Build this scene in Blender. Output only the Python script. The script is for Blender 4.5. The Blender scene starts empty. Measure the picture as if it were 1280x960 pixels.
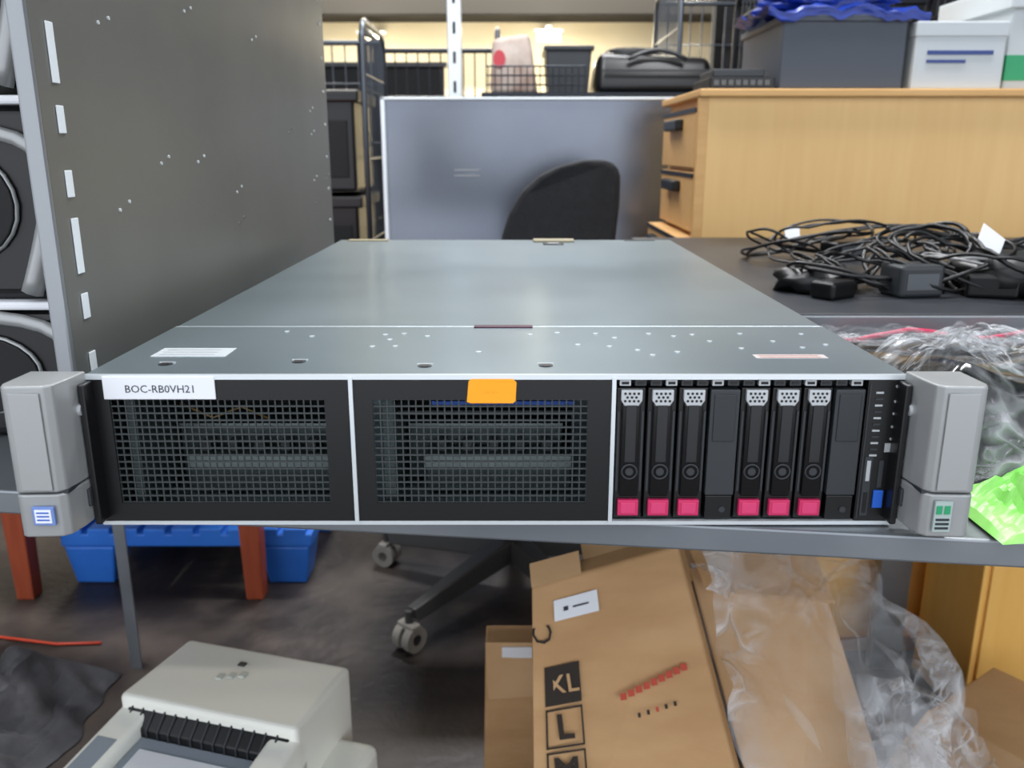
import bpy, bmesh, math, random
from mathutils import Vector, Matrix, noise
random.seed(7)
scene=bpy.context.scene
scene.view_settings.view_transform='Standard'
scene.view_settings.exposure=0.18

# ---------------------------------------------------------------- materials
def lin(c):
    return tuple(((x/255)/12.92 if x/255<=0.04045 else ((x/255+0.055)/1.055)**2.4) for x in c)+(1,)
MATS={}
def mat(name,c,rough=.5,metal=0,c2=None,scale=8,detail=5,stretch=None,bump=0,bscale=None,emit=0,contrast=(.35,.65),spec=.5,coat=0,rvar=0):
    if name in MATS: return MATS[name]
    m=bpy.data.materials.new(name); m.use_nodes=True
    nt=m.node_tree; N=nt.nodes; L=nt.links
    p=N['Principled BSDF']
    p.inputs['Base Color'].default_value=lin(c)
    p.inputs['Roughness'].default_value=rough
    p.inputs['Metallic'].default_value=metal
    p.inputs['Specular IOR Level'].default_value=spec
    p.inputs['Coat Weight'].default_value=coat
    if c2 is not None or bump or rvar:
        tc=N.new('ShaderNodeTexCoord'); mp=N.new('ShaderNodeMapping')
        L.new(tc.outputs['Object'],mp.inputs[0])
        if stretch: mp.inputs['Scale'].default_value=stretch
        nz=N.new('ShaderNodeTexNoise'); nz.inputs['Scale'].default_value=scale; nz.inputs['Detail'].default_value=detail
        L.new(mp.outputs[0],nz.inputs[0])
        if c2 is not None:
            r=N.new('ShaderNodeValToRGB'); r.color_ramp.elements[0].position=contrast[0]; r.color_ramp.elements[1].position=contrast[1]
            r.color_ramp.elements[0].color=lin(c); r.color_ramp.elements[1].color=lin(c2)
            L.new(nz.outputs[0],r.inputs[0]); L.new(r.outputs[0],p.inputs['Base Color'])
        if rvar:
            mr=N.new('ShaderNodeMapRange'); mr.inputs[3].default_value=rough-rvar; mr.inputs[4].default_value=rough+rvar
            L.new(nz.outputs[0],mr.inputs[0]); L.new(mr.outputs[0],p.inputs['Roughness'])
        if bump:
            nb=N.new('ShaderNodeTexNoise'); nb.inputs['Scale'].default_value=bscale or scale*4; nb.inputs['Detail'].default_value=4
            L.new(mp.outputs[0],nb.inputs[0])
            b=N.new('ShaderNodeBump'); b.inputs['Strength'].default_value=bump; b.inputs['Distance'].default_value=.01
            L.new(nb.outputs[0],b.inputs['Height']); L.new(b.outputs[0],p.inputs['Normal'])
    if emit:
        p.inputs['Emission Color'].default_value=lin(c); p.inputs['Emission Strength'].default_value=emit
    MATS[name]=m; return m

def plastic_film(name,tint=(240,243,246),lo=.08,hi=.85,scale=9,stretch=(1,1,1),k=9.0,rough=.12):
    m=bpy.data.materials.new(name); m.use_nodes=True
    nt=m.node_tree; N=nt.nodes; L=nt.links; N.clear()
    out=N.new('ShaderNodeOutputMaterial'); mix=N.new('ShaderNodeMixShader')
    tr=N.new('ShaderNodeBsdfTransparent'); p=N.new('ShaderNodeBsdfPrincipled')
    p.inputs['Base Color'].default_value=lin(tint); p.inputs['Roughness'].default_value=rough
    tc=N.new('ShaderNodeTexCoord'); mp=N.new('ShaderNodeMapping'); mp.inputs['Scale'].default_value=stretch
    L.new(tc.outputs['Object'],mp.inputs[0])
    def mth(op,a,b=None,clamp=False):
        n=N.new('ShaderNodeMath'); n.operation=op; n.use_clamp=clamp
        for i,x in enumerate((a,b)):
            if x is None: continue
            if isinstance(x,(int,float)): n.inputs[i].default_value=x
            else: L.new(x,n.inputs[i])
        return n.outputs[0]
    def ridge(sc,dist,kk):
        nz=N.new('ShaderNodeTexNoise'); nz.inputs['Scale'].default_value=sc; nz.inputs['Detail'].default_value=2; nz.inputs['Distortion'].default_value=dist
        L.new(mp.outputs[0],nz.inputs[0])
        return mth('SUBTRACT',1.0,mth('MULTIPLY',mth('ABSOLUTE',mth('SUBTRACT',nz.outputs[0],.5)),kk),True)
    r1=ridge(scale,1.0,k); r2=ridge(scale*2.7,.6,k*1.1)
    nm=N.new('ShaderNodeTexNoise'); nm.inputs['Scale'].default_value=scale*.5; L.new(mp.outputs[0],nm.inputs[0])
    msk=mth('MULTIPLY',mth('SUBTRACT',nm.outputs[0],.40),4.0,True)
    s=mth('MAXIMUM',r1,mth('MULTIPLY',r2,.8))
    f=mth('MULTIPLY',mth('POWER',s,1.6),msk)
    f=mth('ADD',mth('MULTIPLY',f,hi-lo),lo,True)
    b=N.new('ShaderNodeBump'); b.inputs['Strength'].default_value=.8; b.inputs['Distance'].default_value=.008
    L.new(f,mix.inputs[0]); L.new(tr.outputs[0],mix.inputs[1]); L.new(p.outputs[0],mix.inputs[2])
    L.new(s,b.inputs['Height']); L.new(b.outputs[0],p.inputs['Normal']); L.new(mix.outputs[0],out.inputs[0])
    return m

STEEL=mat('galv_steel',(136,151,157),.30,.7,(147,161,167),scale=5,stretch=(1,1,1),rvar=.05)
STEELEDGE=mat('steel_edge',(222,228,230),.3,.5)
PANEL=mat('shelf_panel_steel',(130,131,127),.40,.55,(142,143,138),scale=4)
SHEET=mat('sheet_steel',(112,117,128),.22,.85,(128,133,142),scale=2,rvar=.04)
SHELFM=mat('shelf_steel',(128,133,138),.35,.6,(146,150,154),scale=9)
CHROME=mat('bright_wire',(180,182,186),.3,.8)
DWIRE=mat('dull_wire',(48,52,58),.4,.6)
BLACK=mat('black_plastic',(11,11,12),.35)
GLOSSB=mat('gloss_black',(9,9,10),.15)
DARK=mat('dark_cavity',(10,12,13),.7)
DGREY=mat('dark_grey_plastic',(46,49,52),.4)
MESHM=mat('mesh_bars',(64,69,69),.4,.4)
MIDST=mat('cage_steel',(74,86,86),.45,.5)
BARST=mat('cage_bar_steel',(136,148,148),.45,.5)
SILV=mat('silver_plastic',(158,160,160),.38,.4,(168,170,169),scale=20)
LATCH=mat('latch_silver',(190,193,195),.35,.4)
MAG=mat('magenta_button',(196,38,90),.4)
WHITE=mat('paper_white',(232,234,238),.6)
OFFW=mat('label_grey',(190,196,198),.6)
ORANGE=mat('orange_sticker',(255,168,20),.5)
INK=mat('ink',(40,42,50),.6)
BLUE=mat('blue_tab',(30,90,190),.4)
GREENL=mat('green_sticker',(40,150,100),.5)
CREAM=mat('cream_plastic',(243,243,232),.42,0,(246,246,236),scale=6)
GBLUE=mat('tray_grey',(150,160,170),.45)
CARD=mat('cardboard',(186,144,98),.75,0,(200,159,112),scale=7,stretch=(1,1,3),bump=.15)
CARD2=mat('cardboard_light',(206,168,124),.75,0,(188,149,105),scale=6,bump=.15)
CARDE=mat('cardboard_inner',(150,108,70),.8)
WOOD=mat('beech_laminate',(222,180,116),.5,0,(226,186,123),scale=4,stretch=(12,12,1))
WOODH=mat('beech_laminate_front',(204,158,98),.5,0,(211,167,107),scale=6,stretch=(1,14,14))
WOODO=mat('orange_wood',(246,188,96),.5,0,(250,196,106),scale=5,stretch=(10,10,1))
EDGE=mat('wood_edge_band',(170,120,70),.5)
REDW=mat('red_wood',(146,62,34),.45,0,(162,74,42),scale=8,stretch=(8,8,1))
PBLUE=mat('blue_plastic',(36,104,200),.45,0,(46,118,214),scale=6)
DESKM=mat('dark_desk',(36,39,44),.4,0,(46,49,54),scale=3,rvar=.08)
RUBBER=mat('rubber_cable',(12,12,13),.4)
CHAIRF=mat('chair_fabric',(20,21,24),.85,0,(26,27,30),scale=60,bump=.2)
CHAIRM=mat('chair_base',(72,72,72),.45,.3)
CASTER=mat('caster_grey',(140,136,128),.5)
FLOORM=mat('floor_concrete',(38,32,30),.5,0,(102,91,84),scale=3.4,detail=11,contrast=(.42,.74),bump=.2,bscale=40,rvar=.12)
CEILM=mat('ceiling_dark',(34,33,33),.9)
BEAM=mat('dark_beam',(10,8,8),.9)
WALLC=mat('cream_wall',(248,236,204),.8,0,(242,228,194),scale=2)
WALLD=mat('wall_grey',(62,62,64),.85,0,(72,72,74),scale=2)
WALLB=mat('wall_dark',(30,29,31),.85)
GBOX=mat('grey_box',(68,74,84),.6)
TARPB=mat('blue_tarp',(20,50,140),.35)
GREENP=mat('green_film',(120,205,80),.35,0,(165,232,125),scale=30)
PINK=mat('pink_print',(200,70,80),.6)
FABD=mat('dark_fabric',(50,50,54),.8,0,(90,90,94),scale=9,bump=.5,bscale=24)
REDC=mat('red_cord',(190,60,30),.5)
SACK=mat('white_sack',(190,178,168),.8,0,(150,124,110),scale=9)
PURP=mat('purple_latch',(70,20,50),.35)
FILM=plastic_film('clear_film',scale=8,lo=.07,hi=.85,k=9)
FILM2=plastic_film('clear_film_dense',scale=16,stretch=(.8,1.8,1),lo=.02,hi=.95,k=11)
LAMP=mat('lamp_glow',(255,240,205),.5,emit=12)
TUBE=mat('tube_glow',(235,243,255),.5,emit=4)

# ---------------------------------------------------------------- builder
class B:
    def __init__(s,name):
        s.name=name; s.v=[]; s.f=[]; s.m=[]; s.s=[]; s.mats=[]
    def mi(s,m):
        if m not in s.mats: s.mats.append(m)
        return s.mats.index(m)
    def raw(s,vs,fs,m,smooth=False,M=None):
        o=len(s.v); k=s.mi(m)
        for v in vs:
            v=Vector(v)
            if M: v=M@v
            s.v.append(v)
        for f in fs:
            s.f.append([o+i for i in f]); s.m.append(k); s.s.append(smooth)
    def bm(s,bm,m,smooth=False,M=None):
        bm.verts.index_update()
        s.raw([v.co.copy() for v in bm.verts],[[v.index for v in f.verts] for f in bm.faces],m,smooth,M); bm.free()
    def hexa(s,pts,m,bev=0,M=None,seg=2,smooth=False):
        bm=bmesh.new(); vs=[bm.verts.new(p) for p in pts]
        for f in [(0,3,2,1),(4,5,6,7),(0,1,5,4),(1,2,6,5),(2,3,7,6),(3,0,4,7)]: bm.faces.new([vs[i] for i in f])
        if bev: bmesh.ops.bevel(bm,geom=bm.edges[:],offset=bev,segments=seg,affect='EDGES',profile=.5)
        s.bm(bm,m,smooth,M)
    def box(s,x0,x1,y0,y1,z0,z1,m,bev=0,M=None,seg=2):
        s.hexa([(x0,y0,z0),(x1,y0,z0),(x1,y1,z0),(x0,y1,z0),(x0,y0,z1),(x1,y0,z1),(x1,y1,z1),(x0,y1,z1)],m,bev,M,seg)
    def cyl(s,p0,p1,r,m,r2=None,seg=16,M=None,smooth=True):
        p0=Vector(p0);p1=Vector(p1); r2=r if r2 is None else r2
        d=(p1-p0).normalized(); a=d.orthogonal().normalized(); b=d.cross(a)
        vs=[];fs=[]
        for p,rr in((p0,r),(p1,r2)):
            for i in range(seg):
                t=2*math.pi*i/seg; vs.append(p+a*math.cos(t)*rr+b*math.sin(t)*rr)
        for i in range(seg):
            j=(i+1)%seg; fs.append([i,j,seg+j,seg+i])
        s.raw(vs,fs,m,smooth,M)
        s.raw(vs[:seg],[list(range(seg))[::-1]],m,False,M); s.raw(vs[seg:],[list(range(seg))],m,False,M)
    def tube(s,pts,r,m,seg=6,closed=False,M=None):
        pts=[Vector(p) for p in pts]; n=len(pts); vs=[];fs=[]
        prev=None
        for i,p in enumerate(pts):
            if closed: d=pts[(i+1)%n]-pts[i-1]
            else: d=pts[min(i+1,n-1)]-pts[max(i-1,0)]
            d=d.normalized() if d.length>1e-9 else Vector((0,0,1))
            if prev is None: a=d.orthogonal().normalized()
            else:
                a=prev-d*prev.dot(d); a=a.normalized() if a.length>1e-6 else d.orthogonal().normalized()
            prev=a; b=d.cross(a)
            for k in range(seg):
                t=2*math.pi*k/seg; vs.append(p+(a*math.cos(t)+b*math.sin(t))*r)
        for i in range(n if closed else n-1):
            j=(i+1)%n
            for k in range(seg):
                l=(k+1)%seg; fs.append([i*seg+k,i*seg+l,j*seg+l,j*seg+k])
        if not closed:
            fs.append(list(range(seg))[::-1]); fs.append([(n-1)*seg+k for k in range(seg)])
        s.raw(vs,fs,m,True,M)
    def prism(s,poly,vec,m,bev=0,M=None,seg=2,smooth=False):
        bm=bmesh.new(); vec=Vector(vec); n=len(poly)
        a=[bm.verts.new(Vector(p)) for p in poly]; b=[bm.verts.new(Vector(p)+vec) for p in poly]
        bm.faces.new(a[::-1]); bm.faces.new(b)
        for i in range(n): bm.faces.new([a[i],a[(i+1)%n],b[(i+1)%n],b[i]])
        bmesh.ops.recalc_face_normals(bm,faces=bm.faces[:])
        if bev: bmesh.ops.bevel(bm,geom=bm.edges[:],offset=bev,segments=seg,affect='EDGES',profile=.5)
        s.bm(bm,m,smooth,M)
    def sheet(s,nx,ny,fn,m,M=None,smooth=True):
        vs=[fn(i/nx,j/ny) for j in range(ny+1) for i in range(nx+1)]
        fs=[[j*(nx+1)+i,j*(nx+1)+i+1,(j+1)*(nx+1)+i+1,(j+1)*(nx+1)+i] for j in range(ny) for i in range(nx)]
        s.raw(vs,fs,m,smooth,M)
    def blob(s,c,r,m,amp=.15,freq=3,sub=4,flat=None,sc=1):
        bm=bmesh.new(); bmesh.ops.create_icosphere(bm,subdivisions=sub,radius=1)
        for v in bm.verts:
            n=1+amp*noise.noise(v.co*freq+Vector(c)*7)+amp*.5*noise.noise(v.co*freq*2.7+Vector(c)*3)
            v.co=Vector((v.co.x*r[0]*n,v.co.y*r[1]*n,v.co.z*r[2]*n))+Vector(c)
            if flat is not None and v.co.z<flat: v.co.z=flat
        s.bm(bm,m,True)
    def text(s,st,size,M,m,align='CENTER',bold=0,sp=1.0):
        cu=bpy.data.curves.new('t','FONT'); cu.body=st; cu.size=size; cu.align_x=align; cu.align_y='CENTER'; cu.resolution_u=2; cu.offset=bold; cu.space_character=sp
        o=bpy.data.objects.new('t',cu); scene.collection.objects.link(o)
        bpy.context.view_layer.update()
        me=o.to_mesh()
        s.raw([v.co.copy() for v in me.vertices],[list(p.vertices) for p in me.polygons],m,False,M)
        o.to_mesh_clear(); bpy.data.objects.remove(o); bpy.data.curves.remove(cu)
    def done(s):
        me=bpy.data.meshes.new(s.name)
        c=Vector((0,0,0))
        if s.v:
            lo=Vector([min(v[i] for v in s.v) for i in range(3)]); hi=Vector([max(v[i] for v in s.v) for i in range(3)])
            c=(lo+hi)/2; c.z=lo.z
        me.from_pydata([v-c for v in s.v],[],s.f); 
        for m in s.mats: me.materials.append(m)
        me.polygons.foreach_set('material_index',s.m); me.polygons.foreach_set('use_smooth',s.s)
        me.update()
        o=bpy.data.objects.new(s.name,me); o.location=c; scene.collection.objects.link(o); return o

FR=Matrix.Rotation(math.radians(90),4,'X')   # text facing -y
def front(x,y,z,roll=0): return Matrix.Translation((x,y,z))@FR@Matrix.Rotation(math.radians(roll),4,'Z')

# ---------------------------------------------------------------- room
b=B('floor'); b.box(-4,4,-2.5,7.2,-.1,0,FLOORM); b.done()
b=B('ceiling'); b.box(-4,4,.2,7.2,3.3,3.4,CEILM); b.done()
b=B('wall_left'); b.box(-4.1,-4,-.5,7.2,0,3.3,WALLD); b.done()
b=B('wall_right'); b.box(4,4.1,-.5,7.2,0,3.3,WALLD); b.done()
b=B('wall_back'); b.box(-4,4,7.0,7.1,0,3.3,WALLC); b.done()
b=B('trim_1'); b.box(-4,4,6.6,6.98,1.93,3.29,BEAM,.01); b.done()
b=B('partition_wall'); b.box(1.12,3.9,5.0,5.06,0,3.28,WALLB); b.box(1.10,1.14,4.98,5.08,0,3.28,BEAM); b.done()
for x,z in((-1.0,1.76),(.26,1.77)):
    b=B('wall_lamp'); b.cyl((x-.08,6.5,z),(x+.08,6.5,z),.03,LAMP,seg=12); b.box(x-.10,x+.10,6.5,6.59,z+.03,z+.05,SILV,.005); b.box(x-.02,x+.02,6.52,6.99,z+.05,z+.08,SILV); b.done()

# ---------------------------------------------------------------- rack server
b=B('rack_server')
X0,X1,Y0,Y1,Z0,Z1=-.231,.2135,.447,1.162,.7955,.883
b.box(X0,X1,.56,Y1,Z0,.8812,STEEL)
b.box(X0,X1,Y0+.001,.5765,.8812,Z1,STEEL,.0004)
b.box(X0+.001,X1-.001,.5785,Y1,.8812,Z1,STEEL,.0006)
b.box(X0,X1,.5763,.5790,.8812,.8828,STEELEDGE)
b.box(X0,X1,Y0,.56,Z0,Z0+.002,STEEL)
b.box(X0,X0+.0015,Y0,.56,Z0,.8812,STEEL); b.box(X1-.0015,X1,Y0,.56,Z0,.8812,STEEL)
b.box(X0,X1,Y0-.001,Y0+.001,.8804,Z1+.0002,STEELEDGE)           # bright top lip
b.box(X0,X1,Y0-.001,Y0+.002,Z0,Z0+.0022,STEELEDGE)         # bright bottom lip
# two mesh bezels
def bezel(x0,x1,wx0,wx1,wz0,wz1):
    for a in((x0,wx0,Z0+.0022,.8804),(wx1,x1,Z0+.0022,.8804),(wx0,wx1,Z0+.0022,wz0),(wx0,wx1,wz1,.8804)):
        b.box(a[0],a[1],.4465,.4505,a[2],a[3],BLACK)
    n=30; 
    for i in range(n+1):
        x=wx0+(wx1-wx0)*i/n; b.box(x-.00036,x+.00036,.4478,.4488,wz0,wz1,MESHM)
    n=15
    for i in range(n+1):
        z=wz0+(wz1-wz0)*i/n; b.box(wx0,wx1,.4475,.4487,z-.00045,z+.00045,MESHM)
    # cavity parts
    b.box(wx0+.002,wx1-.002,.545,.552,Z0+.003,.879,DARK)
    b.box(wx0+.024,wx1-.006,.486,.505,.799,.8225,MIDST,.001)
    b.box(wx0+.024,wx1-.006,.4845,.486,.8150,.8225,BARST)
    b.box(wx0+.012,wx1-.01,.508,.54,.80,.836,MIDST,.001)
    b.box(wx0+.012,wx1-.01,.507,.508,.8335,.836,BARST)
    b.box(wx0+.004,wx0+.010,.455,.54,.80,.875,MIDST)
    for k in range(5):
        xx=wx0+.03+k*.016; b.box(xx,xx+.006,.492,.503,.8225,.829,DGREY,.0006)
bezel(X0+.001,-.0885,-.2190,-.1020,.8085,.8690)
bezel(-.0862,.0545,-.0760,.0415,.8085,.8690)
b.box(-.046,.036,.47,.474,.8585,.8612,BLUE); b.box(-.070,.036,.47,.474,.853,.8555,DGREY)
b.tube([(-.19,.47,.86),(-.17,.465,.853),(-.155,.47,.858),(-.14,.472,.85)],.0008,mat('gold_wire',(120,96,50),.4))
for x in(-.0873,.0552): b.box(x-.0011,x+.0011,Y0-.002,.47,Z0+.001,.8815,STEELEDGE)
# drive bay
b.box(.0563,.1925,.458,.56,Z0+.002,.8806,DARK)
for i in range(16):
    x=.0585+i*.0084; b.box(x,x+.0062,.4485,.452,.8762,.8796,DGREY if i%3 else LATCH,.0003); b.box(x+.0012,x+.005,.448,.4487,.8772,.8786,BLACK)
for i in range(8):
    cx=.0566+.017*(i+.5)
    if i in(3,7):
        b.box(cx-.0080,cx+.0080,.4468,.458,.8130,.8745,DGREY,.0006)
        b.box(cx-.0060,cx+.0060,.4460,.4470,.845,.872,mat('blank_face',(40,43,46),.35),.0004)
        b.box(cx-.0075,cx+.0075,.4475,.458,.7985,.8125,BLACK,.0005)
        b.cyl((cx+.002,.4476,.8045),(cx+.002,.4465,.8045),.0018,DGREY,seg=12)
        continue
    b.box(cx-.0078,cx+.0078,.449,.458,.7985,.8750,BLACK,.0005)
    b.box(cx-.0052,cx+.0052,.4462,.449,.8125,.8665,GLOSSB,.0009)
    b.box(cx-.0030,cx+.0030,.4455,.4463,.833,.866,mat('lever',(34,35,37),.3),.0004)
    for s in(-1,1): b.box(cx+s*.0066-.0006,cx+s*.0066+.0006,.4482,.449,.815,.862,DGREY)
    # silver honeycomb latch
    b.prism([(cx-.0058,.446,.8745),(cx+.0058,.446,.8745),(cx+.0058,.446,.8685),(cx+.0038,.446,.8655),(cx-.0038,.446,.8655),(cx-.0058,.446,.8685)],(0,.003,0),LATCH,.0004)
    for r in range(3):
        for c in range(4-(r%2)):
            x=cx-.0036+c*.0024+(r%2)*.0012; z=.8725-r*.0021
            b.cyl((x,.4462,z),(x,.44585,z),.0008,BLACK,seg=6)
    ring=[(cx+.0042*math.cos(t*math.pi/10),.4458,.8275+.0042*math.sin(t*math.pi/10)) for t in range(20)]
    b.tube(ring,.0005,DGREY,closed=True)
    b.cyl((cx,.4462,.8275),(cx,.4456,.8275),.0022,DGREY,seg=14)
    b.box(cx-.0058,cx+.0058,.4455,.449,.8012,.8105,MAG,.0005)
    b.box(cx-.0042,cx+.0042,.4452,.4456,.8025,.8092,mat('magenta_face',(208,60,108),.35),.0003)
# right control strip
b.box(.1930,X1-.0016,.4466,.458,Z0+.0022,.8806,BLACK)
b.box(.1938,.1944,.446,.4467,Z0+.004,.878,DGREY)
for i in range(11):
    z=.873-i*.0036; b.box(.1975,.2015,.4460,.4467,z-.0005,z+.0005,LATCH if i%2==0 else DGREY)
for i,zz in enumerate((.8765,.868,.861,.8535,.8465)): b.cyl((.2085,.4467,zz),(.2085,.4462,zz),.0008,LATCH,seg=10)
b.box(.2055,.2085,.446,.4467,.839,.844,LATCH)
b.box(.1955,.2000,.4460,.4467,.801,.836,DGREY,.0003); b.box(.1967,.1988,.4457,.4461,.822,.834,LATCH); b.box(.1967,.1988,.4457,.4461,.803,.815,BLACK)
b.box(.2020,.2075,.4450,.4467,.806,.8165,BLUE,.0005); b.box(.2035,.2060,.4460,.4467,.818,.834,DGREY)
# lid details
b.box(-.026,.014,.572,.5785,.8828,.8840,PURP,.0005); b.box(-.022,.010,.5722,.5724,.8830,.8838,mat('latch_red',(150,30,60),.4))
for x,y in((-.196,.470),(-.122,.476),(-.049,.466),(.019,.467)):
    b.cyl((x,y,.8829),(x,y,.88335),.0040,DGREY,seg=16); b.cyl((x,y-.001,.8833),(x,y-.001,.8836),.0026,BLACK,seg=12)
    b.box(x-.0045,x+.0045,y+.0030,y+.0042,.883,.8836,STEELEDGE)
for x,y in [(-.083,.55),(-.071,.553),(-.078,.535),(-.055,.545),(-.086,.515),(-.072,.516),(.012,.55),(.03,.556),(.055,.553),(.066,.54),(.041,.52),(.06,.515),(.09,.553),(.105,.545),(.118,.55),(.076,.505),(.083,.492),(.099,.50),(.125,.53),(.14,.51),(.15,.553),(.165,.53),(.19,.552),(.178,.512),(.195,.52),(-.15,.56),(-.13,.545),(-.02,.50)]:
    b.cyl((x,y,.8829),(x,y,.8834),.0018,STEELEDGE,seg=8)
b.box(-.212,-.168,.488,.510,.8830,.8833,OFFW); 
for k in range(3): b.box(-.208+0*k,-.176,.492+.006*k,.4935+.006*k,.88331,.88338,LATCH)
b.box(.142,.184,.484,.493,.8830,.8833,mat('tan_label',(186,176,172),.6))
for k in range(2): b.box(.145,.180,.4855+.004*k,.4868+.004*k,.88331,.88338,mat('label_red',(165,110,100),.6))
b.box(.028,.082,1.132,1.158,.883,.8855,mat('handle_tan',(150,140,110),.5),.001); b.box(.040,.066,1.10,1.124,.883,.8845,BLACK,.0006); b.box(.046,.060,1.106,1.112,.8845,.8848,STEELEDGE)
b.box(-.218,-.165,1.145,1.160,.883,.8845,mat('tan2',(160,148,112),.5),.001)
b.box(.15,.19,1.150,1.159,.883,.8838,DGREY)
# labels on bezel
b.box(-.221,-.1605,.4452,.4464,.8695,.8822,WHITE,.0003)
b.text('BOC-RB0VH21',.0060,front(-.190,.4450,.8752),INK)
b.prism([(-.0245,.4450,.868),(-.0235,.4450,.8795),(-.022,.4448,.8808),(.0005,.4448,.8808),(.0025,.445,.879),(.0020,.445,.8685),(.0005,.4452,.8672),(-.0225,.4452,.8672)],(0,.0014,0),ORANGE,.0003)
b.text('-- - -',.004,front(-.011,.4447,.874),mat('orange_ink',(242,150,14),.6))
# ears
def ear(o,s):
    prof=[(.001,.447),(.0003,.421),(.0025,.4155),(.005,.4145),(.0235,.4155),(.0270,.419),(.0290,.430),(.0305,.447)]
    for z0,z1 in((.8275,.8850),(.8025,.8265)):
        b.prism([(o+s*x,y,z0) for x,y in prof],(0,0,z1-z0),SILV,.0010,seg=3)
    b.box(min(o+s*.003,o+s*.028),max(o+s*.003,o+s*.028),.418,.447,.826,.828,DGREY)
    b.box(min(o+s*.0302,o+s*.034),max(o+s*.0302,o+s*.034),.436,.452,.80,.880,BLACK,.001)
    b.box(min(o+s*.006,o+s*.022),max(o+s*.006,o+s*.022),.4140,.4150,.829,.8815,mat('ear_face',(166,168,167),.35,.35),.0004)
    b.box(min(o+s*.029,o+s*.0310),max(o+s*.029,o+s*.0310),.4335,.446,.812,.822,DGREY,.0005)
    b.cyl((o+s*.0285,.438,.866),(o+s*.0312,.438,.866),.0035,LATCH,seg=14)
ear(-.2605,1); ear(.2425,-1)
b.box(-.2505,-.2390,.4131,.4146,.810,.8205,mat('blue_sticker',(110,136,196),.5),.0004); b.box(-.2490,-.2405,.4127,.4132,.8115,.819,WHITE)
for k in range(3): b.box(-.248,-.2415,.4124,.4128,.813+k*.002,.8137+k*.002,BLUE)
b.box(.2205,.2295,.4131,.4146,.8065,.8235,mat('sticker_base',(165,180,176),.5))
for dx in(0,.0042): b.box(.2212+dx,.2242+dx,.4127,.4132,.8165,.8212,GREENL)
for k in range(3): b.box(.2215,.2285,.4127,.4132,.808+k*.0024,.8092+k*.0024,INK)
b.done()

# ---------------------------------------------------------------- shelf under server
b=B('steel_workbench')
poly=[(-.78,.555,.7785),(.78,.365,.7785),(.78,1.56,.7785),(-.78,1.56,.7785)]
b.prism(poly,(0,0,.016),SHELFM,.0015)
for x,w in((-.75,.022),(.742,.060)):
    b.box(x-w/2,x+w/2,1.500,1.504,0,.778,SHELFM); b.box(x-w/2,x-w/2+.004,1.504,1.520,0,.778,SHELFM)
b.box(-.77,-.73,.60,.64,0,.778,SHELFM,.002); b.box(.72,.76,.42,.46,0,.778,SHELFM,.002)
b.done()

# ---------------------------------------------------------------- perforated side panel
b=B('shelving_side_panel')
px=-.270
b.box(px-.002,px,.515,1.312,.7947,1.75,PANEL)
b.box(px-.010,px+.0005,.510,.515,.7947,1.75,mat('flange_light',(150,153,156),.35,.5),.0015)
b.box(px-.012,px-.002,1.305,1.312,.7947,1.75,PANEL)
SLOTLIT=mat('slot_light_painted',(235,240,242),.4)  # pale plates: colour stands in for light coming through the slots
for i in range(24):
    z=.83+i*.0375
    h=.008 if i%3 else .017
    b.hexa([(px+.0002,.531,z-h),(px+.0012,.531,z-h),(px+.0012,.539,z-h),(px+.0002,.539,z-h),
            (px+.0002,.531,z+h),(px+.0012,.531,z+h),(px+.0012,.539,z+h),(px+.0002,.539,z+h)],SLOTLIT,.0004)
STUD=mat('stud_light',(205,208,208),.4)
for i in range(46):
    y=random.choice([.60,.68,.76,.86,.95,1.08,1.2,1.28]); z=.90+.03*random.randint(0,18)
    for d in (0,.016): b.cyl((px,y+d,z+d*.3),(px+.0010,y+d,z+d*.3),.0013,STUD,seg=8)
for i in range(14):
    z=.9+i*.045
    b.cyl((px,1.29,z),(px+.0012,1.29,z),.002,STUD,seg=8)
b.done()

# ---------------------------------------------------------------- speakers stack at far left
def speaker(z0,z1,x0=-.47,x1=-.296,y0=.60,y1=.80):
    b=B('desktop_speaker')
    b.box(x0,x1,y0,y1,z0,z1-.006,BLACK,.008,seg=3)
    b.box(x0-.004,x1+.004,y0-.006,y1,z1-.006,z1,WHITE,.002)
    cx=(x0+x1)/2; w=(x1-x0)/2-.008; h=(z1-z0)
    for s in(1,-1):
        arch=[]
        for k in range(13):
            t=k/12
            arch.append((cx+s*(w-.002-.030*t**1.5+0.0),y0-.004,z0+.006+(h-.03)*(1-t)))
        b.tube(arch,.0075,SILV,seg=8)
    b.tube([(cx+ (w-.016)*math.cos(a/10*math.pi),y0-.004,z0+h*.72+.018*math.sin(a/10*math.pi)) for a in range(11)],.005,SILV,seg=8)
    el=[(cx+ (w*.55)*math.cos(a*math.pi/12),y0-.002,z0+h*.48+h*.28*math.sin(a*math.pi/12)) for a in range(24)]
    b.prism(el,(0,-.004,0),DARK,.001); b.tube(el,.002,SILV,closed=True)
    b.done()
speaker(.7948,.897); speaker(.8975,1.035); speaker(1.0355,1.19)

# ---------------------------------------------------------------- desk behind / right
b=B('office_desk')
b.box(.25,1.35,.95,1.82,.802,.822,DESKM,.002)
b.box(.25,1.35,.944,.952,.7965,.820,SHELFM,.001)
b.box(.25,1.35,.95,.965,.797,.802,SHELFM)
b.box(.68,.71,1.76,1.79,0,.802,SHELFM,.003); b.box(1.30,1.33,.97,1.0,0,.802,SHELFM,.003); b.box(1.30,1.33,1.74,1.77,0,.802,SHELFM,.003)
b.done()

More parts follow.
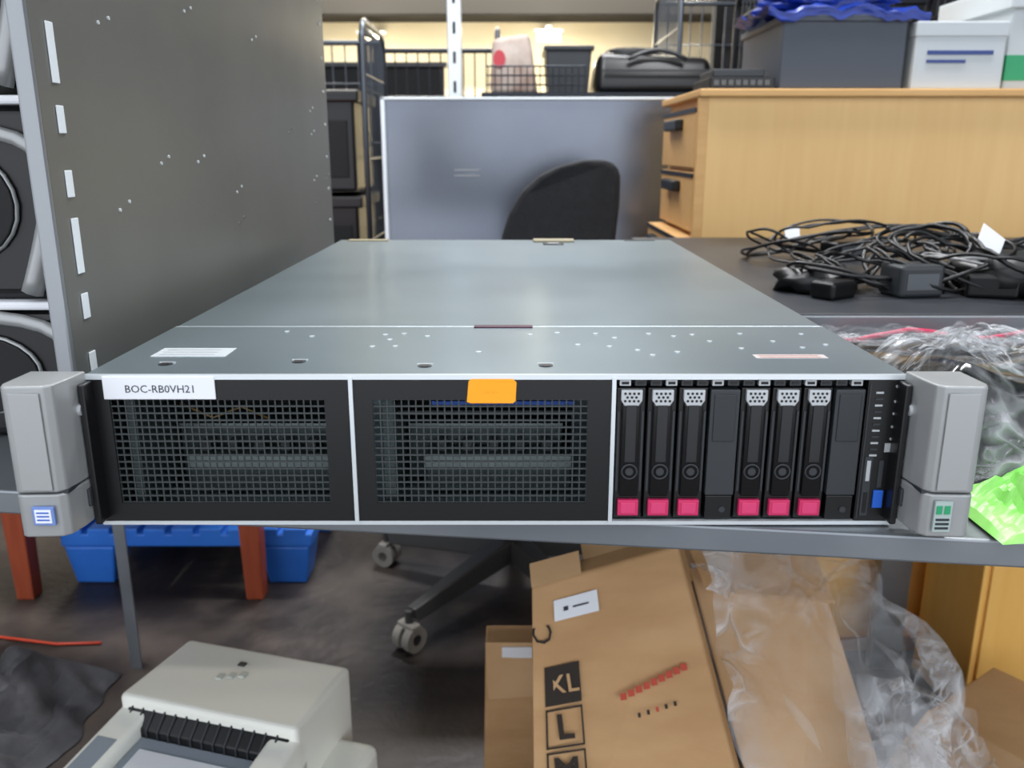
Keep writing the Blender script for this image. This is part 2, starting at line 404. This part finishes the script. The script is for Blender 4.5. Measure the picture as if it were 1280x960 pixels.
# cables
b=B('cable_pile')
def loop(cx,cy,rx,ry,z,h,rot,n=40,r=.0032,turns=1.0,m=RUBBER):
    pts=[]
    ph=random.uniform(0,50)
    for i in range(n+1):
        t=i/n*turns*2*math.pi
        rr=1+.25*noise.noise(Vector((ph,cy*9,t*.6)))
        x=rx*rr*math.cos(t)+.02*noise.noise(Vector((t*.7,ph,0))); y=ry*rr*math.sin(t)
        zz=z+r+h*(.5+.5*math.sin(t*1.0+ph))+.015*abs(noise.noise(Vector((t,ph,cy*11))))
        pts.append((cx+x*math.cos(rot)-y*math.sin(rot),cy+x*math.sin(rot)+y*math.cos(rot),zz))
    b.tube(pts,r,m)
ZD=.822
for cx,cy,rx,ry,h in [(.47,1.42,.10,.08,.05),(.50,1.40,.08,.07,.06),(.58,1.42,.12,.08,.05),(.55,1.44,.13,.06,.06),(.74,1.38,.12,.08,.04),(.80,1.34,.12,.1,.04),
                      (.44,1.40,.06,.05,.05),(.50,1.18,.09,.06,.05),(.56,1.13,.10,.07,.06),(.63,1.15,.11,.07,.06),(.70,1.17,.11,.08,.05),(.66,1.08,.09,.06,.06),
                      (.55,1.18,.07,.06,.07),(.72,1.12,.09,.06,.06),(.60,1.08,.08,.05,.05),(.47,1.12,.06,.04,.04),(.80,1.22,.12,.08,.04),(.62,1.22,.1,.06,.06),(.52,1.10,.05,.04,.05),(.58,1.10,.06,.05,.06),(.44,1.12,.07,.05,.03)]:
    loop(cx,cy,rx,ry,ZD,h,random.uniform(-.5,.5),turns=random.choice([1.4,1.9,2.3]),n=80,r=random.choice([.0022,.0026,.0032]))
loop(.64,1.18,.1,.07,ZD,.04,1,turns=1.6,n=50,r=.002,m=mat('grey_cable',(150,150,150),.5))
def brick(cx,cy,z,rot,w,d,h,m,label=False):
    M=Matrix.Translation((cx,cy,z))@Matrix.Rotation(rot,4,'Z')
    b.box(-w/2,w/2,-d/2,d/2,0,h,m,.005,M=M,seg=3)
    if label: b.box(-w*.35,w*.35,-d/2-.0006,-d/2,h*.25,h*.75,mat('brick_label',(90,94,98),.5),M=M)
brick(.505,1.08,ZD,.15,.060,.05,.040,DGREY,True); brick(.60,1.07,ZD,-.3,.06,.045,.03,BLACK); brick(.68,1.04,ZD,.4,.07,.05,.04,BLACK)
brick(.40,1.06,ZD,.6,.05,.035,.022,BLACK); brick(.56,1.46,ZD,.5,.07,.04,.03,BLACK,True); brick(.74,1.12,ZD+.0,.9,.07,.05,.045,DGREY)
b.blob((.40,1.12,ZD+.012),(.055,.05,.022),RUBBER,.3,3,3,flat=ZD)
b.blob((.66,1.10,ZD+.02),(.09,.07,.035),RUBBER,.4,4,3,flat=ZD)
M=Matrix.Translation((.61,1.10,ZD+.066))@Matrix.Rotation(.6,4,'Y')@Matrix.Rotation(1.0,4,'X'); b.box(-.018,.018,-.016,.016,-.0006,.0006,WHITE,M=M)
M=Matrix.Translation((.46,1.42,ZD+.045))@Matrix.Rotation(1.1,4,'X'); b.box(-.012,.012,-.01,.01,-.0006,.0006,WHITE,M=M)
b.done()

# ---------------------------------------------------------------- filing cabinet
b=B('filing_cabinet')
cx0,cx1,cy0,cy1,ct=.395,1.35,1.86,2.30,1.105
b.box(cx0+.012,cx1,cy0,cy1,0,ct,WOOD,.001)
b.box(cx0-.01,cx1+.01,cy0-.012,cy1+.012,ct,ct+.016,WOODH,.003)
b.box(cx0-.008,cx0+.012,cy0,cy0+.018,0,ct,WOODH,.001)
for i in range(6):
    z1=ct-.018-i*.135+0.0; z0=z1-.125
    out=.03 if i==2 else 0
    b.box(cx0-.008-out,cx0+.012,cy0+.022,cy1-.02,z0,z1,WOODH,.002)
    b.box(cx0-.010-out,cx0-.006-out,cy0+.022,cy1-.02,z1-.010,z1-.001,BLACK)
    b.box(cx0-.026-out,cx0-.006-out,(cy0+cy1)/2-.06,(cy0+cy1)/2+.10,z0+.080,z0+.105,BLACK,.005)
b.done()
# items on the cabinet
zt=ct+.0165
b=B('archive_box'); b.box(.555,.81,1.88,2.2,zt,1.262,GBOX,.004); b.box(.550,.815,1.876,2.205,1.252,1.266,GBOX,.003); b.done()
b=B('network_switch'); b.box(.41,.545,1.875,2.05,zt,zt+.024,BLACK,.003); b.box(.42,.53,1.90,2.03,zt+.024,zt+.042,DGREY,.004)
for i in range(8): b.box(.418+i*.015,.428+i*.015,1.872,1.876,zt+.008,zt+.018,mat('port_grey',(90,92,95),.5))
b.done()
b=B('paper_carton'); b.box(.825,1.01,1.87,2.1,zt,1.232,OFFW,.003); b.box(.823,1.012,1.868,2.102,1.222,1.252,OFFW,.003)
b.box(.85,.985,1.8675,1.869,1.188,1.196,mat('navy_print',(50,70,130),.6)); b.box(.85,.93,1.8675,1.869,1.172,1.178,mat('navy_print',(50,70,130),.6)); b.done()
b=B('storage_carton'); b.box(1.03,1.30,1.90,2.2,zt,1.30,OFFW,.004); b.box(1.0295,1.3005,1.898,2.2,1.14,1.19,GREENL); b.box(1.02,1.31,1.89,2.21,1.28,1.33,OFFW,.003); b.done()
b=B('tarpaulin')
def tf(u,v):
    x=.52+.33*u; y=1.88+.28*v
    z=1.2675+.045*abs(noise.noise(Vector((x*9,y*9,1))))+.02*math.sin(u*math.pi)*math.sin(v*math.pi)+.016*abs(noise.noise(Vector((x*24,y*24,4))))
    return (x,y,z)
b.sheet(40,30,tf,TARPB)
def tf2(u,v):
    x=.52+.33*u; y=1.873-.006*abs(noise.noise(Vector((x*30,v*3,1))))
    z0=tf(u,0)[2]; return (x,y,z0-.028*v*(.6+.8*abs(noise.noise(Vector((x*12,0,3))))))
b.sheet(40,6,tf2,TARPB); b.blob((.68,2.02,1.30),(.14,.12,.04),TARPB,.4,4,4,flat=1.267)
b.done()

# ---------------------------------------------------------------- steel cabinet behind
b=B('steel_cabinet')
b.box(-.352,.46,2.45,2.90,0,1.132,SHEET,.002)
b.box(-.358,-.346,2.440,2.452,0,1.138,STEELEDGE,.002); b.box(-.358,.466,2.440,2.46,1.130,1.138,STEELEDGE,.002); b.box(.454,.466,2.44,2.452,0,1.138,STEELEDGE,.002)
b.cyl((-.30,2.452,.70),(-.30,2.435,.70),.012,CHROME)
for z in(.93,.945): b.box(-.16,-.09,2.4485,2.4500,z,z+.002,mat('scuff',(160,160,160),.5))
b.done()

# ---------------------------------------------------------------- roll cages
def cage(name,x0,x1,y0,y1,z0,z1,sp,m,r=.004,wheels=True,R=.012):
    b=B(name)
    for x in(x0,x1):
        c=.06
        pts=[(x,y0,z0),(x,y0,z1-c),(x,y0+c*.3,z1-c*.3),(x,y0+c,z1),(x,y1-c,z1),(x,y1-c*.3,z1-c*.3),(x,y1,z1-c),(x,y1,z0)]
        b.tube(pts,R,m,seg=8)
        n=int((y1-y0)/sp)
        for i in range(1,n): b.cyl((x,y0+i*sp,z0),(x,y0+i*sp,z1-.01),r,m,seg=6)
        k=z0+.25
        while k<z1: b.cyl((x,y0,k),(x,y1,k),r,m,seg=6); k+=.28
    for y in(y1,):
        n=int((x1-x0)/sp)
        for i in range(1,n): b.cyl((x0+i*sp,y,z0),(x0+i*sp,y,z1-.02),r,m,seg=6)
        k=z0+.25
        while k<z1: b.cyl((x0,y,k),(x1,y,k),r,m,seg=6); k+=.28
        b.cyl((x0,y,z1-.02),(x1,y,z1-.02),R,m,seg=8)
    b.cyl((x0,y1-.01,z1*.72),(x1,y1-.01,z1*.72),.008,m,seg=8)
    b.box(x0,x1,y0,y1,z0-.02,z0+.01,m,.004)
    for x in(x0+.05,x1-.05):
        for y in(y0+.05,y1-.05):
            b.cyl((x-.015,y,.055),(x+.015,y,.055),.054,RUBBER,seg=20); b.box(x-.025,x+.025,y-.03,y+.03,.10,z0-.02,m,.003)
    return b
MW=mat('mid_wire',(84,90,98),.35,.7)
cage('roll_cage',-1.30,-.50,3.05,3.55,.16,1.42,.05,MW,r=.003,R=.010).done()
cage('roll_cage',-.62,-.06,3.75,4.4,.16,1.48,.055,DWIRE,r=.004).done()
cage('roll_cage',.95,1.75,3.2,3.9,.16,1.62,.06,DWIRE).done()
cage('roll_cage',.75,1.45,4.1,4.8,.16,1.75,.06,MW).done()
b=B('storage_post'); b.box(-.232,-.182,3.28,3.33,0,2.2,STEELEDGE,.004); b.box(-.26,-.15,3.25,3.36,0,.01,STEELEDGE)
for i in range(20): b.box(-.212,-.202,3.2785,3.281,.2+i*.1,.24+i*.1,DARK)
b.done()
b=B('black_crate_stack')
for i,(z0,z1) in enumerate(((.16,.50),(.505,.84),(.845,1.20))):
    b.box(-1.22,-.55,3.12,3.5,z0+.012,z1,BLACK,.01); b.box(-1.24,-.53,3.10,3.52,z1-.04,z1,BLACK,.006)
    for k in range(6): b.box(-1.18+k*.105,-1.10+k*.105,3.115,3.12,z0+.06,z1-.10,DARK,.003)
b.done()
b=B('upholstered_partition')
b.box(-1.6,-.42,5.6,5.66,.05,1.50,CHAIRF,.01); b.box(-1.62,-.40,5.58,5.68,1.49,1.52,DGREY,.005); b.box(-1.6,-1.5,5.4,5.86,0,.05,DGREY); b.box(-.5,-.4,5.4,5.86,0,.05,DGREY); b.done()

# storage rack with goods behind steel cabinet
b=B('storage_rack')
for x in(-.09,.72):
    for y in(3.1,3.55): b.box(x-.015,x+.015,y-.015,y+.015,0,1.19,DWIRE)
for z in(.3,.75,1.17): b.box(-.10,.73,3.09,3.56,z,z+.02,DWIRE)
for k in range(16): b.cyl((-.08+k*.022,3.10,1.19),(-.08+k*.022,3.10,1.275),.002,DWIRE,seg=5)
for z in(1.215,1.245,1.275): b.cyl((-.09,3.10,z),(.25,3.10,z),.003,DWIRE,seg=5)
b.done()
b=B('paper_sack')
b.hexa([(-.08,3.22,1.191),(.09,3.20,1.191),(.10,3.42,1.191),(-.07,3.42,1.191),(-.075,3.24,1.38),(.06,3.23,1.40),(.07,3.36,1.39),(-.05,3.36,1.38)],SACK,.022,seg=4,smooth=True)
b.prism([(-.045+.022*math.cos(t*.5236),3.2195,1.310+.03*math.sin(t*.5236)) for t in range(12)],(0,.006,0),PINK); b.done()
b=B('storage_bin'); b.prism([(.13,3.2,1.191),(.27,3.2,1.191),(.28,3.2,1.34),(.12,3.2,1.34)],(0,.25,0),DGREY,.006); b.box(.112,.288,3.19,3.46,1.335,1.352,DGREY,.004); b.done()
b=B('holdall_bag'); b.hexa([(.29,3.12,1.191),(.70,3.12,1.191),(.70,3.5,1.191),(.29,3.5,1.191),(.30,3.16,1.33),(.69,3.16,1.31),(.68,3.45,1.31),(.31,3.45,1.33)],BLACK,.03,seg=4,smooth=True)
b.blob((.42,3.25,1.32),(.10,.08,.03),CHAIRF,.3,3,3)
b.tube([(.40+.2*t/10,3.13,1.30+.03*math.sin(t/10*math.pi)) for t in range(11)],.007,DGREY); b.box(.31,.68,3.116,3.124,1.26,1.266,DGREY); b.done()

# ---------------------------------------------------------------- office chair
b=B('office_chair')
hx,hy=0.0,1.83
b.cyl((hx,hy,.075),(hx,hy,.135),.035,CHAIRM,.03); b.cyl((hx,hy,.13),(hx,hy,.30),.026,BLACK); b.cyl((hx,hy,.30),(hx,hy,.46),.014,CHROME)
for k in range(5):
    a=math.radians(230.7+72*k); c,s=math.cos(a),math.sin(a)
    def P(r,w,z): return (hx+r*c-w*s,hy+r*s+w*c,z)
    b.hexa([P(.02,-.028,.085),P(.32,-.016,.062),P(.32,.016,.062),P(.02,.028,.085),P(.02,-.024,.140),P(.33,-.012,.092),P(.33,.012,.092),P(.02,.024,.140)],CHAIRM,.004,seg=3)
    ex,ey=hx+.335*c,hy+.335*s
    b.cyl((ex,ey,.045),(ex,ey,.088),.008,CHAIRM)
    for o in(-.014,.014):
        p=(ex-s*(o-.009),ey+c*(o-.009),.0285); q=(ex-s*(o+.009),ey+c*(o+.009),.0285)
        b.cyl(p,q,.028,CASTER,seg=24); b.cyl((p[0]+s*.0,p[1],p[2]),q,.012,DGREY,seg=12)
    b.box(-.012,.012,-.024,.024,.045,.062,CASTER,.004,M=Matrix.Translation((ex,ey,0))@Matrix.Rotation(a,4,'Z'))
b.box(-.23,.23,1.60,2.05,.47,.54,CHAIRF,.03,seg=4); b.box(-.10,.10,1.73,1.93,.445,.475,BLACK,.005)
b.tube([(.02,1.95,.46),(.06,2.08,.46),(.09,2.12,.50),(.10,2.11,.60),(.10,2.05,.72)],.018,BLACK,seg=10)
out=[(-.035,.72),(-.025,.80),(-.005,.86),(.025,.91),(.065,.945),(.11,.965),(.165,.978),(.215,.978),(.240,.966),(.250,.945),(.250,.88),(.243,.80),(.232,.72),(.20,.655),(.14,.63),(.05,.63),(-.01,.66)]
b.prism([(x,2.00+.9*(x-.11)**2,z) for x,z in out],(0,.045,0),CHAIRF,.012,seg=3)
b.done()

# ---------------------------------------------------------------- red table + pallet
b=B('wooden_table')
for x,y in((-1.12,1.79),(-.592,1.79),(-1.12,2.60),(-.592,2.60)):
    b.hexa([(x-.02,y-.02,0),(x+.02,y-.02,0),(x+.02,y+.02,0),(x-.02,y+.02,0),(x-.032,y-.028,.66),(x+.032,y-.028,.66),(x+.032,y+.028,.66),(x-.032,y+.028,.66)],REDW,.003)
b.box(-1.14,-.57,1.77,2.62,.60,.66,REDW,.003); b.box(-1.2,-.51,1.71,2.68,.66,.69,REDW,.006); b.done()
b=B('plastic_pallet')
x0,x1,y0,y1=-1.06,-.47,1.84,2.5
for i in range(9):
    a=x0+i*(x1-x0)/9; b.box(a,a+.052,y0,y1,.125,.145,PBLUE,.003)
for y in(y0,(y0+y1)/2-.04,y1-.08): b.box(x0,x1,y,y+.08,.10,.132,PBLUE,.004)
for x in(x0+.005,x1-.125):
    for y in(y0,(y0+y1)/2-.05,y1-.10):
        b.hexa([(x+.015,y+.01,0),(x+.105,y+.01,0),(x+.105,y+.09,0),(x+.015,y+.09,0),(x,y,.10),(x+.12,y,.10),(x+.12,y+.1,.10),(x,y+.1,.10)],PBLUE,.006)
b.done()

# ---------------------------------------------------------------- wood cupboards below desk
b=B('wooden_cupboard')
b.box(.60,.905,1.57,1.75,.0,.62,WOODO,.002); b.box(.59,.915,1.562,1.755,.62,.64,WOODO,.003); b.box(.765,.768,1.566,1.571,.03,.60,EDGE); b.box(.60,.905,1.564,1.57,.0,.03,EDGE)
b.cyl((.75,1.57,.35),(.75,1.555,.35),.008,CHROME); b.cyl((.785,1.57,.35),(.785,1.555,.35),.008,CHROME); b.done()
b=B('wooden_cupboard')
M=Matrix.Translation((.815,1.34,0))@Matrix.Rotation(math.radians(4),4,'Z')
b.box(0,.40,0,.17,.0,.50,WOODO,.002,M=M); b.box(-.01,.41,-.01,.18,.50,.52,WOODO,.003,M=M); b.box(.012,.195,-.006,0,.03,.48,WOODO,.002,M=M); b.box(.205,.388,-.006,0,.03,.48,WOODO,.002,M=M)
b.box(.0,.4,-.003,0,.0,.03,EDGE,M=M); b.box(.16,.18,-.02,-.006,.30,.38,CHROME,.002,M=M); b.box(.22,.24,-.02,-.006,.30,.38,CHROME,.002,M=M); b.done()

# ---------------------------------------------------------------- printer on the floor
b=B('laser_printer')
M=Matrix.Translation((-.478,1.125,0))@Matrix.Rotation(math.radians(-16),4,'Z')
def slope(x0,x1,ya,yb,z0,za,zb,m,bev):
    b.hexa([(x0,ya,z0),(x1,ya,z0),(x1,yb,z0),(x0,yb,z0),(x0,ya,za),(x1,ya,za),(x1,yb,zb),(x0,yb,zb)],m,bev,M=M,seg=4)
slope(0,.262,-.150,0,.04,.308,.302,CREAM,.008)
slope(0,.262,-.44,-.12,.02,.235,.258,CREAM,.010)
slope(0,.045,-.44,-.13,.10,.255,.292,CREAM,.008)
slope(.222,.262,-.44,-.13,.10,.255,.292,CREAM,.008)
slope(.25,.318,-.44,-.035,.0,.20,.215,CREAM,.012)
slope(.015,.262,-.43,-.01,.0,.05,.05,DGREY,.005)
slope(.014,.252,-.168,-.145,.22,.2765,.296,BLACK,.002)
for k in range(14): slope(.02+k*.0165,.0225+k*.0165,-.170,-.148,.25,.277,.2968,DGREY,.0005)
slope(.046,.221,-.43,-.168,.22,.2385,.266,GBLUE,.002)
slope(.008,.038,-.40,-.20,.25,.2605,.2845,GBLUE,.002)
slope(.060,.205,-.425,-.19,.23,.2415,.2675,WHITE,.001)
slope(.07,.195,-.42,-.25,.24,.2435,.264,mat('paper2',(245,246,248),.5),.0005)
b.box(.110,.121,-.045,-.036,.3005,.3055,DGREY,.001,M=M)
for k in range(3): b.box(.100+k*.014,.109+k*.014,-.082+k*.006,-.070+k*.006,.3015,.3075,mat('btn',(200,205,195),.4),.001,M=M)
b.done()

# ---------------------------------------------------------------- cardboard boxes
def lerp(a,b_,t): return Vector(a)*(1-t)+Vector(b_)*t
b=B('cardboard_box')
BL,BR,TR,TL=Vector((.028,.80,0)),Vector((.345,.80,0)),Vector((.212,1.0,.512)),Vector((.024,.95,.480))
D=Vector((.01,.05,0)); T=Vector((.006,.030,.006))
b.hexa([BL,BR,BR+D,BL+D,TL,TR,TR+T,TL+T],CARD,.003)
nF=(BR-BL).cross(TL-BL).normalized()
def face(u,v,off=.0012): return lerp(lerp(BL,BR,u),lerp(TL,TR,u),v)+nF*off
def quad(u0,u1,v0,v1,m,off=.0012): b.raw([face(u0,v0,off),face(u1,v0,off),face(u1,v1,off),face(u0,v1,off)],[[0,1,2,3]],m)
def ftext(st,size,u,v,m,ang=0,off=.0026,bold=0,sp=1.0):
    p=face(u,v,off); xx=(face(u+.1,v)-face(u,v)).normalized(); yy=nF.cross(xx).normalized(); xx=yy.cross(nF)
    M=Matrix(((xx.x,yy.x,nF.x,p.x),(xx.y,yy.y,nF.y,p.y),(xx.z,yy.z,nF.z,p.z),(0,0,0,1)))@Matrix.Rotation(math.radians(ang),4,'Z')
    b.text(st,size,M,m,bold=bold,sp=sp)
CINK=mat('carton_ink',(44,35,28),.8); RINK=mat('carton_red',(190,76,56),.8)
for k,(st,inv) in enumerate((('XL',1),('L',0),('M',0),('S',0))):
    v1=.800-k*.102; v0=v1-.094; u0=.07; u1=u0+.20
    if inv: quad(u0,u1,v0,v1,CINK); ftext(st,.031,(u0+u1)/2,(v0+v1)/2,CARD2,0,bold=.0004,sp=1.12)
    else:
        for q in((u0,u1,v0,v0+.005),(u0,u1,v1-.005,v1),(u0,u0+.010,v0,v1),(u1-.010,u1,v0,v1)): quad(*q,CINK)
        ftext(st,.042,(u0+u1)/2,(v0+v1)/2,CINK,0,bold=.0012)
quad(.14,.42,.905,.955,WHITE,.002); quad(.2,.23,.925,.935,INK,.003); quad(.26,.36,.928,.932,INK,.003)
for k in range(9): quad(.48+k*.045,.515+k*.045,.690+k*.005,.706+k*.005,RINK)
for k in range(5): quad(.56+k*.05,.576+k*.05,.645+k*.003,.656+k*.003,CINK if k!=2 else RINK)
ftext('C',.035,.07,.88,CINK,90)
def flap(p0,p1,d,m=CARD2,th=.003):
    p0,p1,d=Vector(p0),Vector(p1),Vector(d); b.prism([p0,p1,p1+d*.97,p0+d],(0,th,th),m)
flap(TL,TL+(TR-TL)*.33,(-.002,.02,.018)); flap(TL+(TR-TL)*.36+Vector((0,.02,0)),TR+Vector((0,.02,0)),(-.002,.03,.012))
b.done()
b=B('cardboard_box')
b.hexa([(-.045,1.13,0),(.14,1.13,0),(.14,1.19,0),(-.045,1.19,0),(-.040,1.14,.285),(.14,1.14,.285),(.14,1.19,.285),(-.040,1.19,.285)],CARD,.003)
b.prism([(-.040,1.138,.287),(.12,1.138,.287),(.12,1.125,.21),(-.035,1.122,.20)],(0,-.003,.001),CARD2); b.box(-.015,.03,1.131,1.1335,.262,.282,WHITE)
b.done()
b=B('cardboard_box')
b.hexa([(.362,.86,0),(.56,.92,0),(.54,1.16,0),(.38,1.12,0),(.225,1.045,.500),(.405,1.05,.478),(.42,1.20,.49),(.26,1.20,.51)],CARD2,.004)
b.prism([(.230,1.045,.50),(.405,1.05,.478),(.42,1.00,.43),(.25,.99,.452)],(0,.002,.003),CARD)
b.done()
b=B('cardboard_box')
M=Matrix.Translation((.74,1.02,0))@Matrix.Rotation(math.radians(35),4,'Z')
b.box(0,.20,0,.16,0,.16,CARD,.003,M=M); b.hexa([(0,-.10,.10),(.2,-.08,.12),(.2,0,.155),(0,0,.155),(0,-.10,.104),(.2,-.08,.124),(.2,0,.16),(0,0,.16)],CARD2,M=M)
b.hexa([(-.1,.0,.09),(0,0,.155),(0,.16,.155),(-.1,.16,.11),(-.1,.0,.094),(0,0,.16),(0,.16,.16),(-.1,.16,.114)],CARD2,M=M)
b.done()
b=B('cardboard_box')
b.prism([(.50,.80,.012),(.66,.76,.0),(.72,.90,.10),(.60,.98,.16)],(0,.004,.006),CARD2); b.prism([(.50,.80,.0),(.66,.76,.0),(.64,.78,.10),(.53,.82,.12)],(.003,.004,0),CARD); b.done()

# clear stretch film over the cartons
b=B('stretch_wrap_film')
def wr(p,a,f):
    d=Vector((noise.noise(p*f),noise.noise(p*f+Vector((9,2,1))),noise.noise(p*f+Vector((1,7,5)))))
    e=Vector((noise.noise(p*f*2.6),noise.noise(p*f*2.6+Vector((9,2,1))),noise.noise(p*f*2.6+Vector((1,7,5)))))
    r=1-abs(noise.noise(p*f*1.3+Vector((4,4,4))))*2
    return (d+e*.5)*a+Vector((0,-1,.5))*a*r*.7
def patch(c00,c10,c11,c01,a,f,off,nx=64,ny=64,sag=0):
    c00,c10,c11,c01=map(Vector,(c00,c10,c11,c01)); off=Vector(off)
    def fn(u,v):
        p=lerp(lerp(c00,c10,u),lerp(c01,c11,u),v)
        q=p+wr(p*1.0+off,a,f)+Vector((0,-1,.3))*sag*math.sin(u*math.pi)*math.sin(v*math.pi)
        e=Vector((noise.noise(Vector((u*4,v*5,off.x+3))),0,noise.noise(Vector((u*5,v*4,off.x+8)))))
        q+=e*.05
        q.z=max(q.z,.004); return q
    b.sheet(nx,ny,fn,FILM,smooth=False)
patch((.225,1.01,.515),(.46,1.02,.50),(.62,.80,.03),(.34,.80,.05),.022,9,(0,0,0),72,80)
patch((.40,1.08,.44),(.54,1.10,.36),(.82,.86,.02),(.50,.80,.02),.04,7,(5,0,0),72,80,.05)
patch((.20,1.16,.525),(.44,1.18,.52),(.46,.99,.455),(.24,.975,.47),.024,14,(9,0,0),56,36)
patch((.40,.98,.40),(.60,1.0,.26),(.74,.80,.01),(.44,.76,.01),.04,10,(2,6,0),64,64,.06)
patch((.56,1.0,.20),(.80,1.0,.14),(.88,.80,.01),(.56,.80,.01),.035,10,(7,6,0),50,50,.05)
patch((-.06,.92,.16),(.03,.90,.16),(.03,.76,.005),(-.07,.86,.005),.022,16,(0,3,0),26,26)
b.done()

# ---------------------------------------------------------------- wrapped goods right of server
b=B('wrapped_equipment')
def hgt(x,y):
    u=(x-.245)/.5; v=(y-.50)/.40
    e=min(1,max(0,min(u,1-u,v,1-v)*9)); e=e*e*(3-2*e)
    return .796+e*((1-.80*v)*.062+.028*(1-.8*v)*(noise.noise(Vector((x*9,y*11,2)))))
def blk(u,v):
    x=.245+.5*u; y=.50+.40*v; return (x,y,hgt(x,y))
b.sheet(50,40,blk,GLOSSB)
def flm(u,v):
    x=.240+.51*u; y=.495+.41*v; z=hgt(x,y)+.004
    q=Vector((x*.9+y*.5,y*1.3-x*.4,0)); a=1-.6*v
    return (x,y,z+a*(.020*max(0,1-3*abs(noise.noise(q*13)))+.014*abs(noise.noise(q*40))))
b.sheet(120,90,flm,FILM2,smooth=False)
b.tube([(.25+.03*i,.912+.006*math.sin(i),.806+.006*math.sin(i*1.3)) for i in range(12)],.003,mat('pink_cable',(210,50,90),.4))
b.tube([(.26+.02*i,.918+.004*math.sin(i*2.1),.803+.004*math.sin(i*1.7+1)) for i in range(16)],.0025,RUBBER)
b.done()
b=B('green_plastic_bag')
def gr(u,v):
    x=.262+.15*u; y=.418+.072*v+.02*u; e=math.sin(u*math.pi)*math.sin(v*math.pi)
    return (x,y,.7962+.024*e**.6+.03*e*noise.noise(Vector((x*60,y*60,0)))+.012*e*noise.noise(Vector((x*160,y*160,0)))+.0005)
b.sheet(44,34,gr,GREENP,smooth=False); b.done()

# ---------------------------------------------------------------- floor clutter left
b=B('crumpled_dust_sheet')
def fs(u,v):
    x=-1.35+.58*u; y=1.08+.40*v; e=min(1,5*min(u,1-u,v,1-v)); 
    return (x+.03*noise.noise(Vector((v*5,1,0))),y+.04*noise.noise(Vector((u*5,2,0))),.003+e*(.03+.10*abs(noise.noise(Vector((x*5,y*5,0))))+.05*abs(noise.noise(Vector((x*14,y*14,0))))))
b.sheet(60,50,fs,FABD,smooth=False); b.done()
b=B('extension_cord'); b.tube([(-1.35,1.66,.005),(-1.2,1.63,.005),(-1.05,1.60,.005),(-.95,1.58,.005),(-.86,1.585,.005)],.003,REDC); b.done()

# ---------------------------------------------------------------- lights
w=bpy.data.worlds.new('World'); scene.world=w; w.use_nodes=True
bg=w.node_tree.nodes['Background']; bg.inputs[0].default_value=(.87,.92,1,1); bg.inputs[1].default_value=1.65
def area(name,loc,rot,sx,sy,power,col):
    l=bpy.data.lights.new(name,'AREA'); l.shape='RECTANGLE'; l.size=sx; l.size_y=sy; l.energy=power; l.color=col
    o=bpy.data.objects.new(name,l); o.location=loc; o.rotation_euler=[math.radians(a) for a in rot]; scene.collection.objects.link(o)
for i,(x,y,p) in enumerate(((-.9,1.6,45),(.9,1.6,45),(0,3.3,75))):
    b=B('ceiling_light'); b.box(x-.62,x+.62,y-.09,y+.09,3.24,3.298,SILV,.005); b.cyl((x-.6,y-.04,3.225),(x+.6,y-.04,3.225),.013,TUBE); b.cyl((x-.6,y+.04,3.225),(x+.6,y+.04,3.225),.013,TUBE); b.done()
    area('ceiling_light_lamp',(x,y,3.19),(0,0,0),1.2,.3,p,(.97,.98,1))
area('back_wall_fill',(-.3,5.9,3.1),(24,0,0),4,.5,640,(1,.92,.76))  # added fill light with no fixture, brightens the cream back wall
for x in(-1.0,.26):
    l=bpy.data.lights.new('wall_lamp_bulb','POINT'); l.energy=18; l.color=(1,.90,.70); l.shadow_soft_size=.06
    o=bpy.data.objects.new('wall_lamp_bulb',l); o.location=(x,6.4,1.70); scene.collection.objects.link(o)

# ---------------------------------------------------------------- camera
cd=bpy.data.cameras.new('camera'); cam=bpy.data.objects.new('camera',cd); scene.collection.objects.link(cam)
cam.location=(0,0,1.0); cam.rotation_euler=(math.radians(90-15.3),0,0)
cd.sensor_width=36; cd.lens=30.1; cd.clip_start=.02
cd.dof.use_dof=True; cd.dof.focus_distance=.56; cd.dof.aperture_fstop=12
scene.camera=cam
